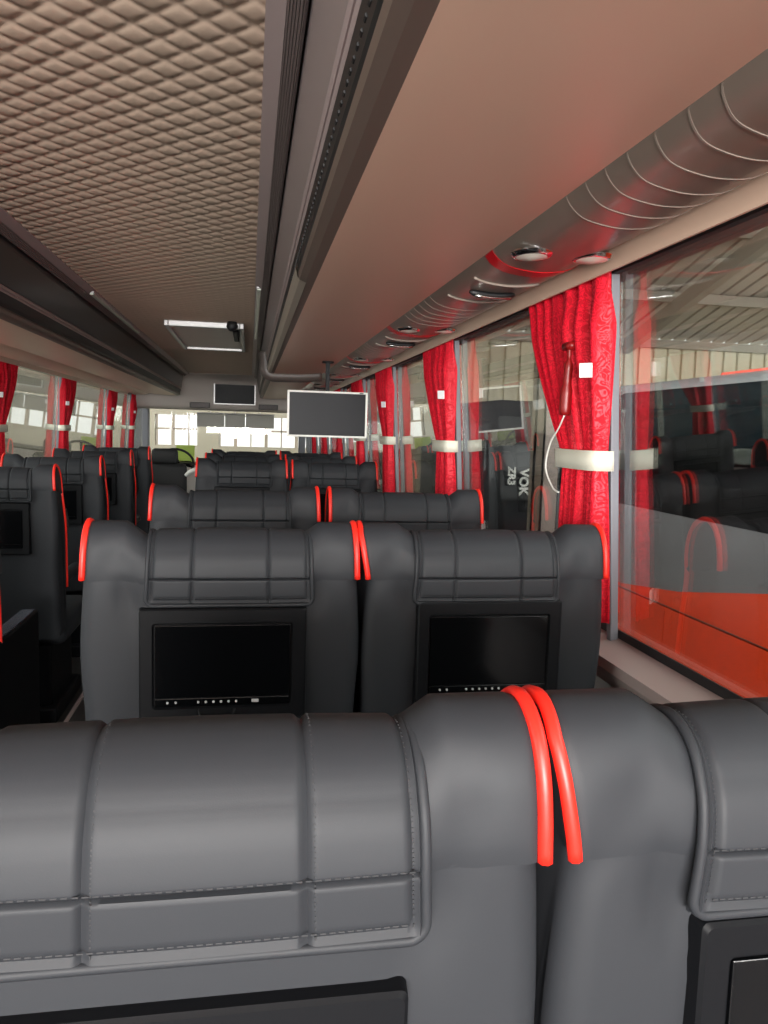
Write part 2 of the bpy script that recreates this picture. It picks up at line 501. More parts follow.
place(proto_fine, XA, 1.448, 'aisle seat whose whole black screen with a row of buttons is in full view', GA)
mid = place(proto_wfine, XW, 1.448, 'window seat beside the near red curtain, its screen cut off below', GA)
place(proto_far, XA+0.006, 2.36, 'aisle-side seat with only a headrest showing, behind the two full-screen seats', GA)
place(proto_wfar, XW+0.018, 2.36, 'window-side seat with only a headrest showing, below the second curtain', GA)
place(proto_far, XA+0.004, 4.40, 'aisle-side headrest left of the hanging white-framed monitor, below the sun visors', GA)
place(proto_wfar, XW+0.012, 4.40, 'headrest directly below the hanging white-framed monitor', GA)
place(proto_far, XA+0.004, 5.27, 'aisle-side headrest just peeping over the fourth row of the right block', GA)
place(proto_wfar, XW+0.012, 5.27, 'window-side headrest stepping up behind the seat under the hanging monitor', GA)
place(proto_far, XA+0.004, 6.15, 'farthest aisle-side headrest of the right block, pale in the light', GA)
place(proto_wfar, XW+0.012, 6.15, 'farthest window-side headrest of the right block beyond the hanging monitor', GA)
for ch in mid.children:
    if ch.name.startswith('seat_monitor'): ch.location.z += 0.010
for ch in front.children:
    if ch.name.startswith('seat_monitor'): ch.location.z -= 0.030
GB = 'single coach seats along the left aisle'
XL = -1.045
for y, l in ((2.33, 'seat showing only its black armrest box with glossy tray'),
             (3.36, 'first single seat across the aisle, half its black screen cut by the left edge'),
             (4.37, 'second single seat from the left edge, across the aisle, half hidden by the first'),
             (5.45, 'third single seat from the left edge across the aisle'),
             (6.40, 'farthest visible single seat across the aisle, nearest the driver')):
    place(proto_console if y < 3 else proto_left, XL + (0.03 if y < 3 else 0), y, l, GB)

# ------------------------------------------------------------------ bus shell
CX = -0.365                                 # centre line of the coach
def mir(x): return 2*CX - x
XG = 0.83                                   # right glass; left glass is its mirror
XGL = mir(XG)
YB, YF = -2.8, 11.9
Z0, Z1 = 0.858, 1.712
def E_(h): return EYE + h
fl = bx(XGL-0.06, XG+0.06, YB, YF, -0.08, 0.0)
struct('floor', fl, M['floor'])
# aisle edge trim
for k, x in enumerate((-0.30, -0.79)):
    struct('trim_%d' % (k+1), bx(x-0.008, x+0.008, YB, 10.5, 0.0, 0.008), M['lilac'])
for nm, x0, x1, sx in (('wall_right', XG, XG+0.07, 1), ('wall_left', XGL-0.07, XGL, -1)):
    b = NB(); box(b, x0, x1, YB, YF, -0.08, Z0); box(b, x0, x1, YB, YF, Z1, 2.12)
    struct(nm, b, M['wallgrey'])
b = NB(); box(b, XGL-0.07, XG+0.07, YB, YF, 2.06, 2.12)
struct('roof', b, M['wallgrey'])
b = NB(); box(b, XGL-0.07, XG+0.07, YB-0.06, YB, -0.08, 0.95); box(b, XGL-0.07, XG+0.07, YB-0.06, YB, 1.95, 2.12)
box(b, XGL-0.07, XGL+0.1, YB-0.06, YB, 0.95, 1.95); box(b, XG-0.1, XG+0.07, YB-0.06, YB, 0.95, 1.95)
struct('wall_back', b, M['wallgrey'])
# sills
b = NB(); extrude_y(b, [(0.772,0.848),(0.852,0.866),(0.852,0.78),(0.80,0.78),(0.772,0.825)], YB, YF)
struct('trim_3', b, M['sill'])
b = NB(); extrude_y(b, [(mir(x), z) for x, z in [(0.772,0.848),(0.852,0.866),(0.852,0.78),(0.80,0.78),(0.772,0.825)]], YB, YF)
struct('trim_4', b, M['sill'])

# quilted ceiling
def ceiling():
    bm = NB(); x0, x1 = mir(0.022), 0.022
    p, n = 0.078, 8
    verts = {}
    def vert(i, j):
        if (i, j) not in verts:
            a, b = i/n, j/n                       # lattice coordinates: a = (x+y)/p, b = (y-x)/p
            x, y = (a-b)*p/2, (a+b)*p/2
            su, sv = abs(math.sin(PI*a)), abs(math.sin(PI*b))
            h = 0.75*(min(1.0, su/0.75)*min(1.0, sv/0.75))**0.45 + 0.25*su*sv
            verts[(i, j)] = bm.verts.new((x, y, 1.971 - 0.0050*h))
        return verts[(i, j)]
    amax = int(7.0/p*2)+20
    for ci in range(-20, amax):
        for cj in range(-20, amax):
            cx, cy = (ci-cj)*p/2, (ci+cj+1)*p/2
            if not (x0-0.038 < cx < x1+0.038 and 0.5 < cy < 6.9): continue
            for a in range(n):
                for b in range(n):
                    i, j = ci*n+a, cj*n+b
                    bm.faces.new((vert(i, j), vert(i+1, j), vert(i+1, j+1), vert(i, j+1)))
    for ya, yb in ((YB, 0.56), (6.86, 9.9)):
        q = [bm.verts.new(v) for v in ((x0-0.02, ya, 1.970), (x1+0.02, ya, 1.970), (x1+0.02, yb, 1.970), (x0-0.02, yb, 1.970))]
        bm.faces.new(q)
    return bm
struct('ceiling', ceiling(), M['quilt'], smooth=True, auto=55)

# trims beside the ceiling, right then mirrored left
k = 5
for f in (lambda x: x, mir):
    b = NB(); extrude_y(b, [(f(x), E_(h)) for x, h in ((0.016,0.6345),(0.046,0.618),(0.048,0.70),(0.016,0.70))], YB, 9.9)
    struct('trim_%d' % k, b, M['lilac']); k += 1
    ribs = [(0.046,0.622)]
    for q in range(5):
        xa = 0.047+0.0045*q; ha = 0.618-0.0045*q
        ribs += [(xa, ha), (xa+0.0028, ha-0.0005), (xa+0.0032, ha+0.003), (xa+0.0042, ha+0.003)]
    ribs += [(0.070, 0.596), (0.075, 0.60), (0.075, 0.70), (0.046, 0.70)]
    b = NB(); extrude_y(b, [(f(x), E_(h)) for x, h in ribs], YB, 9.9)
    struct('trim_%d' % k, b, M['rib']); k += 1

# ------------------------------------------------------------------ luggage racks
SP = smooth_line([(0.482,0.373),(0.505,0.362),(0.54,0.354),(0.60,0.351),(0.655,0.357),(0.69,0.367),(0.715,0.380)], 5)   # service panel section
def sp_at(t):
    i = t*(len(SP)-1); k = min(int(i), len(SP)-2); return SP[k].lerp(SP[k+1], i-k)
def rack(f, label, rich):
    t = thing('luggage_rack', label, 'luggage rack', (f(0.3), 0, EYE), 'overhead racks')
    ox = f(0.3)
    def pr(pts): return [(f(x)-ox, h) for x, h in pts]
    Y1 = 9.8
    # front panel, leaning
    b = NB(); extrude_y(b, pr([(0.080,0.575),(0.098,0.455),(0.104,0.452),(0.14,0.46),(0.14,0.62),(0.080,0.62)]), YB, Y1)
    obj('front_panel', b, M['panel_lit'] if rich else M['panel_shaded'], t)  # one panel finish; lit copy on the right, shaded copy on the left
    b = NB(); extrude_y(b, pr([(0.0985,0.452),(0.0965,0.447),(0.1005,0.441),(0.110,0.443),(0.113,0.452)]), YB, Y1)
    extrude_y(b, pr([(0.1035,0.441),(0.102,0.437),(0.106,0.432),(0.116,0.434),(0.117,0.442)]), YB, Y1)
    obj('rail', b, M['lilac'], t)
    b = NB(); extrude_y(b, pr([(0.106,0.434),(0.113,0.400),(0.122,0.388),(0.150,0.388),(0.150,0.440)]), YB, Y1)
    gr = obj('groove_channel', b, M['groove'], t)
    if rich:
        b = NB()
        for q in range(60):
            y = 0.45+0.03*q
            cyl(b, (f(0.1105)-ox, y, 0.413), 0.0025, 0.0025, 0.012, 'y', 6)
        obj('bead_strip', b, M['rubber'], gr)
    b = NB(); extrude_y(b, pr([(0.121,0.389),(0.112,0.378),(0.116,0.366),(0.132,0.360),(0.152,0.3575),(0.152,0.40)]), YB, Y1)
    obj('lip_strip', b, M['brownstrip'], t)
    b = NB(); extrude_y(b, pr([(p.x, p.y) for p in smooth_line([(0.152,0.3575),(0.20,0.3555),(0.28,0.3565),(0.35,0.360),(0.42,0.3655),(0.482,0.3735)],4)] + [(0.482,0.40),(0.152,0.40)]), YB, Y1, seg=1)
    obj('underside_panel', b, M['beige'], t, smooth=True, auto=40)
    # service panel
    b = NB(); pts = [(p.x, p.y) for p in SP]
    extrude_y(b, pr(pts + [(0.715,0.42),(0.482,0.42)]), YB, Y1)
    sv = obj('service_panel', b, M['service'] if rich else M['beige'], t, smooth=True, auto=40)
    b = NB(); extrude_y(b, pr([(0.713,0.381),(0.733,0.345),(0.738,0.345),(0.740,0.42),(0.713,0.42)]), YB, Y1)
    obj('edge_strip', b, M['beige'], t)
    b = NB(); extrude_y(b, pr([(0.7785,0.38),(0.7945,0.38),(0.7945,0.358),(0.7785,0.358)]), YB, Y1)
    obj('seal_strip', b, M['rubber'], t)
    # transverse trim where two rack sections meet
    ring = [(0.092,0.50),(0.098,0.43),(0.106,0.372),(0.135,0.349),(0.20,0.346),(0.35,0.350),(0.47,0.362)]
    ring = smooth_line(ring, 4)
    if rich:
     b = NB(); tube(b, [(f(p.x)-ox, 5.25, p.y) for p in ring], 0.042, 12)
     obj('joint_trim', b, M['joint'], t, smooth=True)
    if rich:
     b = NB(); extrude_y(b, pr([(0.106,0.395),(0.109,0.374),(0.116,0.3635),(0.132,0.357),(0.133,0.3605),(0.118,0.367),(0.113,0.378),(0.112,0.395)]), 1.95, 5.20)
     bmesh.ops.delete(b, geom=[f for f in b.faces if len(f.verts) > 4], context='FACES_ONLY')
     obj('lip_sleeve', b, M['metalshine'], t, smooth=True, auto=30)
    if not rich:
        return t
    # ribs, arcs, lights and vents on the service panel
    def sline(y, bow=0.0, t0=0.0, t1=1.0, n=26, off=0.0):
        out = []
        for q in range(n+1):
            tt = t0+(t1-t0)*q/n; p = sp_at(tt)
            out.append((f(p.x)-ox, y + bow*math.sin(PI*tt*0.5), p.y-off))
        return out
    def strip(y, w, bow, t0, t1, mtl, name, thick=0.0015):
        bm = NB(); A = sline(y, bow, t0, t1); Bq = sline(y+w, bow, t0, t1)
        a1 = [bm.verts.new((p[0],p[1],p[2]-thick)) for p in A]; b1 = [bm.verts.new((p[0],p[1],p[2]-thick)) for p in Bq]
        a0 = [bm.verts.new((p[0],p[1],p[2]+0.002)) for p in A]; b0 = [bm.verts.new((p[0],p[1],p[2]+0.002)) for p in Bq]
        for q in range(len(A)-1):
            bm.faces.new((a1[q],a1[q+1],b1[q+1],b1[q])); bm.faces.new((a1[q],a0[q],a0[q+1],a1[q+1])); bm.faces.new((b1[q],b1[q+1],b0[q+1],b0[q]))
            bm.faces.new((a0[q],b0[q],b0[q+1],a0[q+1]))
        for e in (0, -1): bm.faces.new((a1[e], b1[e], b0[e], a0[e]))
        return obj(name, bm, mtl, sv, smooth=True, auto=40)
    unit = 1.19
    for u in range(7):
        yb = 1.555 + unit*(u-1)
        if yb > 0.5:
            strip(yb, 0.05, 0.10, 0.0, 0.93, M['stripe'], 'red_stripe')['label'] = 'red stripe curving across the service panel'
        # reading lights
        for tx, yy in ((0.33, yb-0.075), (0.74, yb-0.055)):
            if yy < 0.6: continue
            p = sp_at(tx); bm = NB()
            prof = [(0.0,0.040),(0.004,0.041),(0.010,0.036),(0.011,0.030)]
            rings = []
            for hh, rr in prof:
                rings.append([bm.verts.new((f(p.x)-ox+rr*math.cos(2*PI*s/22), yy+rr*1.15*math.sin(2*PI*s/22), p.y-hh+0.003)) for s in range(22)])
            for a, c in zip(rings, rings[1:]):
                for s in range(22): bm.faces.new((a[s], a[(s+1)%22], c[(s+1)%22], c[s]))
            bm.faces.new(rings[0])
            lt = obj('reading_light', bm, [M['chrome'], M['lens']], sv, smooth=True, auto=50)
            lb = lt.data
            bm2 = bmesh.new(); bm2.from_mesh(lb)
            ring = []
            top = bm2.verts.new((f(p.x)-ox, yy, p.y-0.014))
            bm2.verts.ensure_lookup_table()
            last = sorted(bm2.verts[:-1], key=lambda v: v.index)[66:88]
            n0 = [bm2.verts.new((f(p.x)-ox+(v.co.x-(f(p.x)-ox))*0.6, yy+(v.co.y-yy)*0.6, p.y-0.0100)) for v in last]
            for s in range(22):
                bm2.faces.new((last[s], last[(s+1)%22], n0[(s+1)%22], n0[s])).material_index = 1
                bm2.faces.new((n0[s], n0[(s+1)%22], top)).material_index = 1
            bmesh.ops.recalc_face_normals(bm2, faces=bm2.faces[:])
            bm2.to_mesh(lb); bm2.free()
            for pp in lb.polygons: pp.use_smooth = True
        # vent with its grip
        if yb+0.2 > 0.6:
            bm = NB()
            rr = []
            for a in range(13):
                tt = 0.18+0.58*a/12; p = sp_at(tt)
                rr.append((f(p.x)-ox, yb+0.20+0.05*math.sin(PI*tt*0.5), p.y-0.0015))
            tube(bm, rr, 0.0035, 6)
            obj('vent_frame', bm, M['servicerib'], sv, smooth=True); bm = NB()
            rr = [(x, y+0.24, z) for x, y, z in rr]; tube(bm, rr, 0.003, 6)
            obj('vent_frame', bm, M['servicerib'], sv, smooth=True)
            bm = NB()
            rr = []
            for a in range(9):
                tt = 0.30+0.36*a/8; p = sp_at(tt)
                rr.append((f(p.x)-ox, yb+0.315+0.04*math.sin(PI*tt*0.5), p.y-0.006))
            tube(bm, rr, [0.004]+[0.009]*7+[0.004], 8)
            obj('air_vent', bm, M['groove'], sv, smooth=True)
            bm = NB(); tube(bm, [(x, y-0.012, z-0.008) for x, y, z in rr[1:-1]], 0.0045, 8)
            obj('vent_grip', bm, M['chrome'], sv, smooth=True)
    for y in (0.66, 0.774, 0.837, 0.911, 0.982, 1.046, 1.11, 1.18):
        strip(y, 0.004, 0.10, 0.0, 1.0, M['servicerib'], 'panel_rib', 0.001)
    for u in range(1, 6):
        for q in range(6):
            strip(1.555+unit*(u-1)+0.56+0.07*q, 0.004, 0.10, 0, 1, M['servicerib'], 'panel_rib', 0.001)
    # clear plastic film left on the panel
    return t
rack(lambda x: x, 'long beige overhead rack above the window seats, with reading lights underneath', True)
rack(mir, 'overhead rack across the aisle, its front painted dark for shade, beige underside', False)

# lamp covers along both ceiling edges
for f, y0, y1, lab in ((lambda x: x, 3.6, 5.6, 'narrow shiny lamp strip at the ceiling edge beside the beige rack'), (mir, 4.0, 5.6, 'narrow shiny lamp strip at the ceiling edge beside the rack across the aisle')):
    t = thing('lamp_strip', lab, 'lamp', (f(0.033), y0, 1.962), 'ceiling lamp strips')
    obj('lamp_housing', bx(-0.012, 0.012, 0, y1-y0, -0.012, 0.0, bev=0.003), M['silver'], t)
    obj('lamp_cover', bx(-0.009, 0.009, 0.01, y1-y0-0.01, -0.017, -0.011, bev=0.002), M['lens'], t)

# roof hatch
t = thing('roof_hatch', 'silver framed roof hatch in the quilted ceiling with a dark knob', 'hatch', (-0.285, 5.7, 1.966))
b = NB()
for x0, x1, y0, y1 in ((-0.24,-0.215,-0.75,0.75),(0.215,0.24,-0.75,0.75),(-0.215,0.215,-0.75,-0.70),(-0.215,0.215,0.70,0.75)): box(b, x0, x1, y0, y1, -0.035, 0.0, bev=0.004)
obj('hatch_frame', b, M['silver'], t)
obj('hatch_panel', bx(-0.215, 0.215, -0.70, 0.70, -0.018, -0.004), M['hatchpanel'], t)
b = NB(); tube(b, [(0.17, -0.80, 0.0), (0.17, -0.80, -0.03), (0.17, -0.79, -0.05)], [0.028, 0.036, 0.02], 14)
obj('knob', b, M['rubber'], t, smooth=True)
b = NB(); box(b, 0.17, 0.205, -0.69, -0.10, -0.045, -0.02, bev=0.006)
obj('handle', b, M['plastic'], t)

# ------------------------------------------------------------------ windows, pillars
def lean(bm, sgn):
    """the side walls of the coach lean inwards towards the roof"""
    for v in bm.verts: v.co.x -= sgn*0.060*(v.co.z-1.12)
    return bm
PR = [YB, -1.3, 0.02, 1.64, 2.97, 4.30, 5.46, 6.8, 8.2, 9.6, 11.0, YF]
PL = [YB, -1.5, 0.0, 1.66, 3.32, 4.98, 6.70, 8.82, 10.44, YF]
wn = 1; tn = 20
def window(x, y0, y1, n, sgn):
    b = NB(); box(b, min(x, x+sgn*0.006), max(x, x+sgn*0.006), y0, y1, Z0-0.005, Z1+0.005)
    o = struct('window_%d' % n, lean(b, sgn), M['glass'])
    fr = NB(); xa, xb = sorted((x - sgn*0.004, x - sgn*0.0005))
    w = 0.025
    box(fr, xa, xb, y0, y1, Z0-0.005, Z0+0.028); box(fr, xa, xb, y0, y1, Z1-0.012, Z1)
    f = obj('window_frame', lean(fr, sgn), M['rubber'], o)
    return o
for a, b_ in zip(PR, PR[1:]):
    window(XG+0.01, a, b_, wn, 1); wn += 1
for a, b_ in zip(PL, PL[1:]):
    window(XGL-0.01, a, b_, wn, -1); wn += 1
for ys, x in ((PR, XG), (PL, XGL)):
    s = 1 if x > 0 else -1
    for y in ys[1:]:
        xa, xb = sorted((x-s*0.016, x+s*0.004))
        struct('pillar_%d' % tn, lean(bx(xa, xb, y-0.011, y+0.011, Z0, Z1, bev=0.003), s), M['post']); tn += 1
# windshield + A pillars
b = NB(); box(b, XGL, XG, YF, YF+0.008, 0.35, 1.60)
struct('window_%d' % wn, b, M['windshield'])
b = NB(); box(b, XGL-0.07, XG+0.07, YF, YF+0.05, -0.08, 0.36); box(b, XGL-0.07, XG+0.07, YF, YF+0.05, 1.585, 2.12)
struct('wall_front', b, M['wallgrey'])
for s, x in ((1, XG), (-1, XGL)):
    xa, xb = sorted((x-s*0.10, x))
    struct('pillar_%d' % tn, bx(xa, xb, YF-0.14, YF-0.01, 0.30, 1.60, bev=0.02), M['post']); tn += 1
# bulkhead above the windshield, curved forward
b = NB()
pf = smooth_line([(9.85,1.968),(10.25,1.955),(10.45,1.90),(10.55,1.75),(10.62,1.58),(10.72,1.545),(11.0,1.54),(YF-0.01,1.56)], 5)
pr_ = [(p.x, p.y) for p in pf] + [(YF-0.01, 2.05), (9.85, 2.05)]
for x in (mir(0.73), 0.73): pass
rings = [[b.verts.new((x, y, z)) for y, z in pr_] for x in (mir(0.79), 0.79)]
n = len(pr_)
for i in range(n): b.faces.new((rings[0][i], rings[0][(i+1)%n], rings[1][(i+1)%n], rings[1][i]))
b.faces.new(rings[0]); b.faces.new(rings[1][::-1])
struct('bulkhead_wall', b, M['bulk'], smooth=True, auto=40)
# TV in the bulkhead
def monitor(name, label, cat, x0, x1, y, z0, z1, bez, dep, mf, ms, tilt=0, rz=0):
    cx, cz = (x0+x1)/2, (z0+z1)/2
    t = thing(name, label, cat, (cx, y, cz)); t.rotation_euler = (tilt, 0, rz)
    w, h = (x1-x0)/2, (z1-z0)/2
    b = NB()
    box(b, -w, w, 0, dep, -h, -h+bez, bev=0.002); box(b, -w, w, 0, dep, h-bez, h, bev=0.002)
    box(b, -w, -w+bez, 0, dep, -h+bez, h-bez); box(b, w-bez, w, 0, dep, -h+bez, h-bez)
    obj('frame', b, mf, t)
    obj('screen', bx(-w+bez, w-bez, 0.004, 0.010, -h+bez, h-bez), ms, t)
    obj('back_shell', bx(-w+0.004, w-0.004, 0.010, dep, -h+0.004, h-0.004, bev=0.004), M['plastic'], t)
    return t
monitor('television', 'flat television set into the grey panel above the windshield', 'television', -0.475, 0.07, 10.47, 1.615, 1.905, 0.016, 0.05, M['silver'], M['lcd'])
mt = monitor('hanging_monitor', 'white-framed monitor hanging from the rack above the headrests', 'monitor', 0.188, 0.604, 4.02, 1.288, 1.526, 0.010, 0.03, M['white_pl'], M['lcd'])
b = NB(); box(b, -0.010, 0.010, 0.03, 0.050, -0.04, 0.272); box(b, -0.03, 0.03, 0.022, 0.062, 0.265, 0.275, bev=0.003)
obj('mounting_arm', b, M['plastic'], mt)
b = NB(); box(b, 0.165, 0.185, -0.002, 0.0, 0.111, 0.116)
obj('badge', b, M['groove'], mt)
# bulkhead vents
for x, lab in ((-0.66, 'dark slotted vent left of the television above the windshield'), (0.24, 'dark slotted vent right of the television above the windshield')):
    t = thing('air_grille', lab, 'vent', (x, 10.57, 1.60), 'bulkhead vents')
    obj('grille_frame', bx(-0.13, 0.13, 0.0, 0.05, -0.035, 0.035, bev=0.006), M['groove'], t)
    b = NB()
    for q in range(4): box(b, -0.12, 0.12, -0.004, 0.0, -0.024+0.014*q, -0.018+0.014*q)
    obj('slat', b, M['rib'], t)
# sun visors
for x0, x1, lab in ((-0.74, -0.36, 'grey sun visor leftmost of three hanging at the windshield'), (-0.35, -0.07, 'middle grey sun visor of three at the windshield'), (-0.06, 0.34, 'right-hand grey sun visor of three at the windshield')):
    t = thing('sun_visor', lab, 'sun visor', ((x0+x1)/2, 11.25, 1.505), 'windshield sun visors')
    w = (x1-x0)/2
    obj('visor_panel', bx(-w, w, 0, 0.015, -0.19, -0.012, bev=0.005), M['visor'], t)
    b = NB(); tube(b, [(-w, 0.008, 0.0), (w, 0.008, 0.0)], 0.012, 8); tube(b, [(0, 0.008, 0.0), (0, 0.008, 0.037)], 0.008, 8)
    obj('visor_rod', b, M['silver'], t)
# dashboard, driver's seat, rail, mirror
t = thing('dashboard', 'pale dashboard below the windshield', 'dashboard', (CX, 11.4, 0.0))
b = NB(); extrude_y(b, [(-1.05,0.0),(1.05,0.0),(1.05,0.70),(0.7,0.78),(-0.7,0.78),(-1.05,0.70)], -0.25, 0.45)
obj('dash_body', b, M['bulk'], t)
obj('dash_top', bx(-1.0, 1.0, -0.28, 0.4, 0.775, 0.80, bev=0.01), M['plastic'], t)
t = thing('driver_seat', 'black driver seat beyond the left row of seats', 'seat', (-0.98, 9.3, 0.0))
b = NB(); box(b, -0.25, 0.25, 0.0, 0.14, 0.45, 0.88, bev=0.05); obj('backrest', b, M['rubber'], t, smooth=True, auto=60)
b = NB(); box(b, -0.15, 0.15, 0.01, 0.12, 0.86, 1.05, bev=0.04); obj('headrest', b, M['rubber'], t, smooth=True, auto=60)
obj('seat_cushion', bx(-0.25, 0.25, 0.10, 0.58, 0.36, 0.50, bev=0.04), M['rubber'], t, smooth=True, auto=60)
obj('base', bx(-0.2, 0.2, 0.12, 0.5, 0.0, 0.37, bev=0.01), M['plastic'], t)
t = thing('steering_wheel', 'black steering wheel in front of the driver seat', 'steering wheel', (-0.98, 10.75, 0.82)); t.rotation_euler = (math.radians(-55), 0, 0)
b = NB(); tube(b, [(0.23*math.cos(2*PI*q/32), 0.23*math.sin(2*PI*q/32), 0) for q in range(33)], 0.016, 8); obj('rim', b, M['rubber'], t, smooth=True)
b = NB(); cyl(b, (0,0,-0.03), 0.06, 0.05, 0.05, n=16)
for a in (0.3, PI-0.3, 1.5*PI): obox(b, (0,0,0), (0.23*math.cos(a), 0.23*math.sin(a), 0), 0.03, 0.012)
obj('hub', b, M['plastic'], t)
b = NB(); tube(b, [(0,0,-0.03), (0,0,-0.45)], 0.03, 10); obj('column', b, M['plastic'], t)
t = thing('handrail', 'white bent handrail at the front of the aisle', 'handrail', (-0.42, 8.3, 0.0))
b = NB(); tube(b, smooth_line([(0.08,0,0.0),(0.08,0,0.55),(0.05,0,0.80),(0.02,0.0,0.90),(-0.16,0.05,0.86),(-0.24,0.1,0.80)], 5), 0.024, 10)
obj('rail_tube', b, M['white_pl'], t, smooth=True)
b = NB(); cyl(b, (0.08,0,0), 0.05, 0.05, 0.012, n=14); obj('floor_flange', b, M['white_pl'], t)
t = thing('route_card', 'yellow-green card standing at the foot of the windshield', 'card', (-0.92, 11.55, 0.80)); 
b = NB(); box(b, -0.13, 0.13, 0, 0.01, 0.0, 0.24, bev=0.003); obj('card_face', b, M['green'], t)
obj('card_stand', bx(-0.08, 0.08, 0.0, 0.10, 0.0, 0.012), M['plastic'], t)

# ------------------------------------------------------------------ curtains
def bundle(y_top, y_tie, y_bot, folds, amp, sgn, ph):
    """gathered cloth: closed wavy slab, local y along the wall, x towards the glass"""
    bm = NB(); zs = []
    nz, nu = 46, folds*12
    ZT, ZTIE, ZBt = 1.705, 1.278, 0.905
    rows = []
    for k in range(nz+1):
        z = ZT + (ZBt-ZT)*k/nz
        if z > ZTIE:
            t = (ZT-z)/(ZT-ZTIE); t = t**1.35
            a = [y_top[i]*(1-t)+y_tie[i]*t for i in (0, 1)]; am = amp*(1-0.45*t)
        else:
            t = min(1, (ZTIE-z)/0.30); t = 1-(1-t)**1.6
            a = [y_tie[i]*(1-t)+y_bot[i]*t for i in (0, 1)]; am = amp*(0.55+0.3*t)
        am *= 1 - 0.55*max(0, min(1, (z-1.58)/0.07)); row = []
        for u in range(nu+1):
            uu = u/nu
            x = am*math.cos(2*PI*folds*uu + ph) + 0.35*am*math.cos(2*PI*folds*2.3*uu + ph*2 + z*3)
            y = a[0]+(a[1]-a[0])*uu + 0.004*math.sin(9*uu+7*z)
            row.append(bm.verts.new((x*sgn, y, z)))
        rows.append(row)
    for a, b in zip(rows, rows[1:]):
        for u in range(nu): bm.faces.new((a[u], a[u+1], b[u+1], b[u]))
    return bm
def solid(o, th):
    m = o.modifiers.new('thickness', 'SOLIDIFY'); m.thickness = th; m.offset = 0
    return o
def make_curtain(sgn):
    t = bpy.data.objects.new('window_curtain', None); COL.objects.link(t); t['category'] = 'curtain'
    solid(obj('curtain_panel', lean(bundle((0.0,0.22),(0.01,0.120),(0.0,0.150), 3, 0.026, sgn, 0.6), sgn), M['curtain'], t, smooth=True), 0.003)
    solid(obj('curtain_panel', lean(bundle((0.20,0.455),(0.145,0.215),(0.165,0.245), 4, 0.015, sgn, 2.4), sgn), M['curtain'], t, smooth=True), 0.003)
    # tieback: flat closed band
    bm = NB(); loop = []
    for a in range(32):
        th = 2*PI*a/32
        c, s = math.cos(th), math.sin(th)
        loop.append((0.036*sgn*(abs(c)**0.5)*(1 if c > 0 else -1), 0.112+0.114*(abs(s)**0.6)*(1 if s > 0 else -1)))
    lo = [bm.verts.new((x, y, 1.255)) for x, y in loop]; hi = [bm.verts.new((x, y, 1.300)) for x, y in loop]
    for a in range(32): bm.faces.new((lo[a], lo[(a+1)%32], hi[(a+1)%32], hi[a]))
    tb = solid(obj('tieback', lean(bm, sgn), M['band'], t, smooth=True, auto=50), 0.003); tb['label'] = 'cream tieback strap'
    for y, z, x in ((0.022, 1.478, -0.034), (0.02, 0.955, -0.034)):
        tb_ = bx(-0.015, 0.015, -0.0025, 0.0025, -0.016, 0.016, bev=0.001)
        bmesh.ops.transform(tb_, matrix=Matrix.Translation((x*sgn, y, z)) @ Matrix.Rotation(-0.85*sgn, 4, 'Z'), verts=tb_.verts[:])
        g = obj('velcro_tag', lean(tb_, sgn), M['tag'], t)
        g['label'] = 'small white square tag'
    b = NB()
    for q in range(7): tube(b, [(0, 0.02+0.07*q, 1.700), (0, 0.02+0.07*q, 1.712)], 0.006, 8)
    obj('hook', lean(b, sgn), M['white_pl'], t)
    return t
cr = make_curtain(1); cl = make_curtain(-1)
# right side
rl = ['large red curtain beside the near window seat, a cord and red hammer hanging in it',
      'second red curtain from the near end on the right, above the headrest-only row',
      'third red curtain along the right windows, just right of the hanging monitor',
      'red curtain partly behind the hanging monitor, fourth along the right windows',
      'red curtain under the lower edge of the hanging monitor, fifth along the right windows',
      'sixth red curtain along the right windows, a sliver below the monitor',
      'seventh red curtain along the right windows, near the windshield']
for k, (y, l) in enumerate(zip(PR[3:10], rl)):
    o = cr if k == 0 else copy_thing(cr)
    o.location = (0.792, y-0.022, 0); o['label'] = l; o['group'] = 'red curtains along the right windows'
ll = ['red curtain at the left picture edge above the first single seat',
      'second red curtain from the left edge, left windows, with a cream tieback',
      'third red curtain along the left windows, above the third single seat',
      'last thin red curtain of the left windows, next to the windshield pillar']
for k, (y, l) in enumerate(zip((4.98, 6.70, 8.82, 10.44), ll)):
    o = cl if k == 0 else copy_thing(cl)
    o.location = (mir(0.792), y-0.040, 0); o['label'] = l; o['group'] = 'red curtains along the left windows'
# curtain rails
for f, lab in ((lambda x: x, 'thin curtain rail under the beige rack edge, right windows'), (mir, 'thin curtain rail along the left windows')):
    b = NB(); xa, xb = sorted((f(0.744), f(0.758))); box(b, xa, xb, YB+0.05, 11.0, 1.712, 1.720)
    o = obj('curtain_rail', b, M['rib']); o['label'] = lab; o['category'] = 'rail'
# emergency hammer hung in the near curtain, with its cord
t = thing('emergency_hammer', 'translucent red hammer on a white cord hanging in the near red curtain', 'hammer', (0.738, 1.74, 1.47))
b = NB(); tube(b, smooth_line([(0,0,0.07),(0,0.0,0.03),(0.0,0.005,-0.03),(0,0.008,-0.09)], 5), [0.005]*5+[0.010]*5+[0.014]*5+[0.011], 10)
obj('hammer_body', b, M['amber'], t, smooth=True)
b = NB(); tube(b, [(0,-0.02,0.072),(0,0.025,0.072)], 0.010, 10); obj('hammer_head', b, M['amber'], t, smooth=True)
b = NB(); tube(b, smooth_line([(0,0.01,-0.09),(0.0,0.04,-0.12),(0.0,0.09,-0.16),(0.0,0.11,-0.22),(0.0,0.06,-0.265),(0,0.02,-0.275)], 6), 0.0022, 6)
obj('cord', b, M['white_pl'], t, smooth=True)

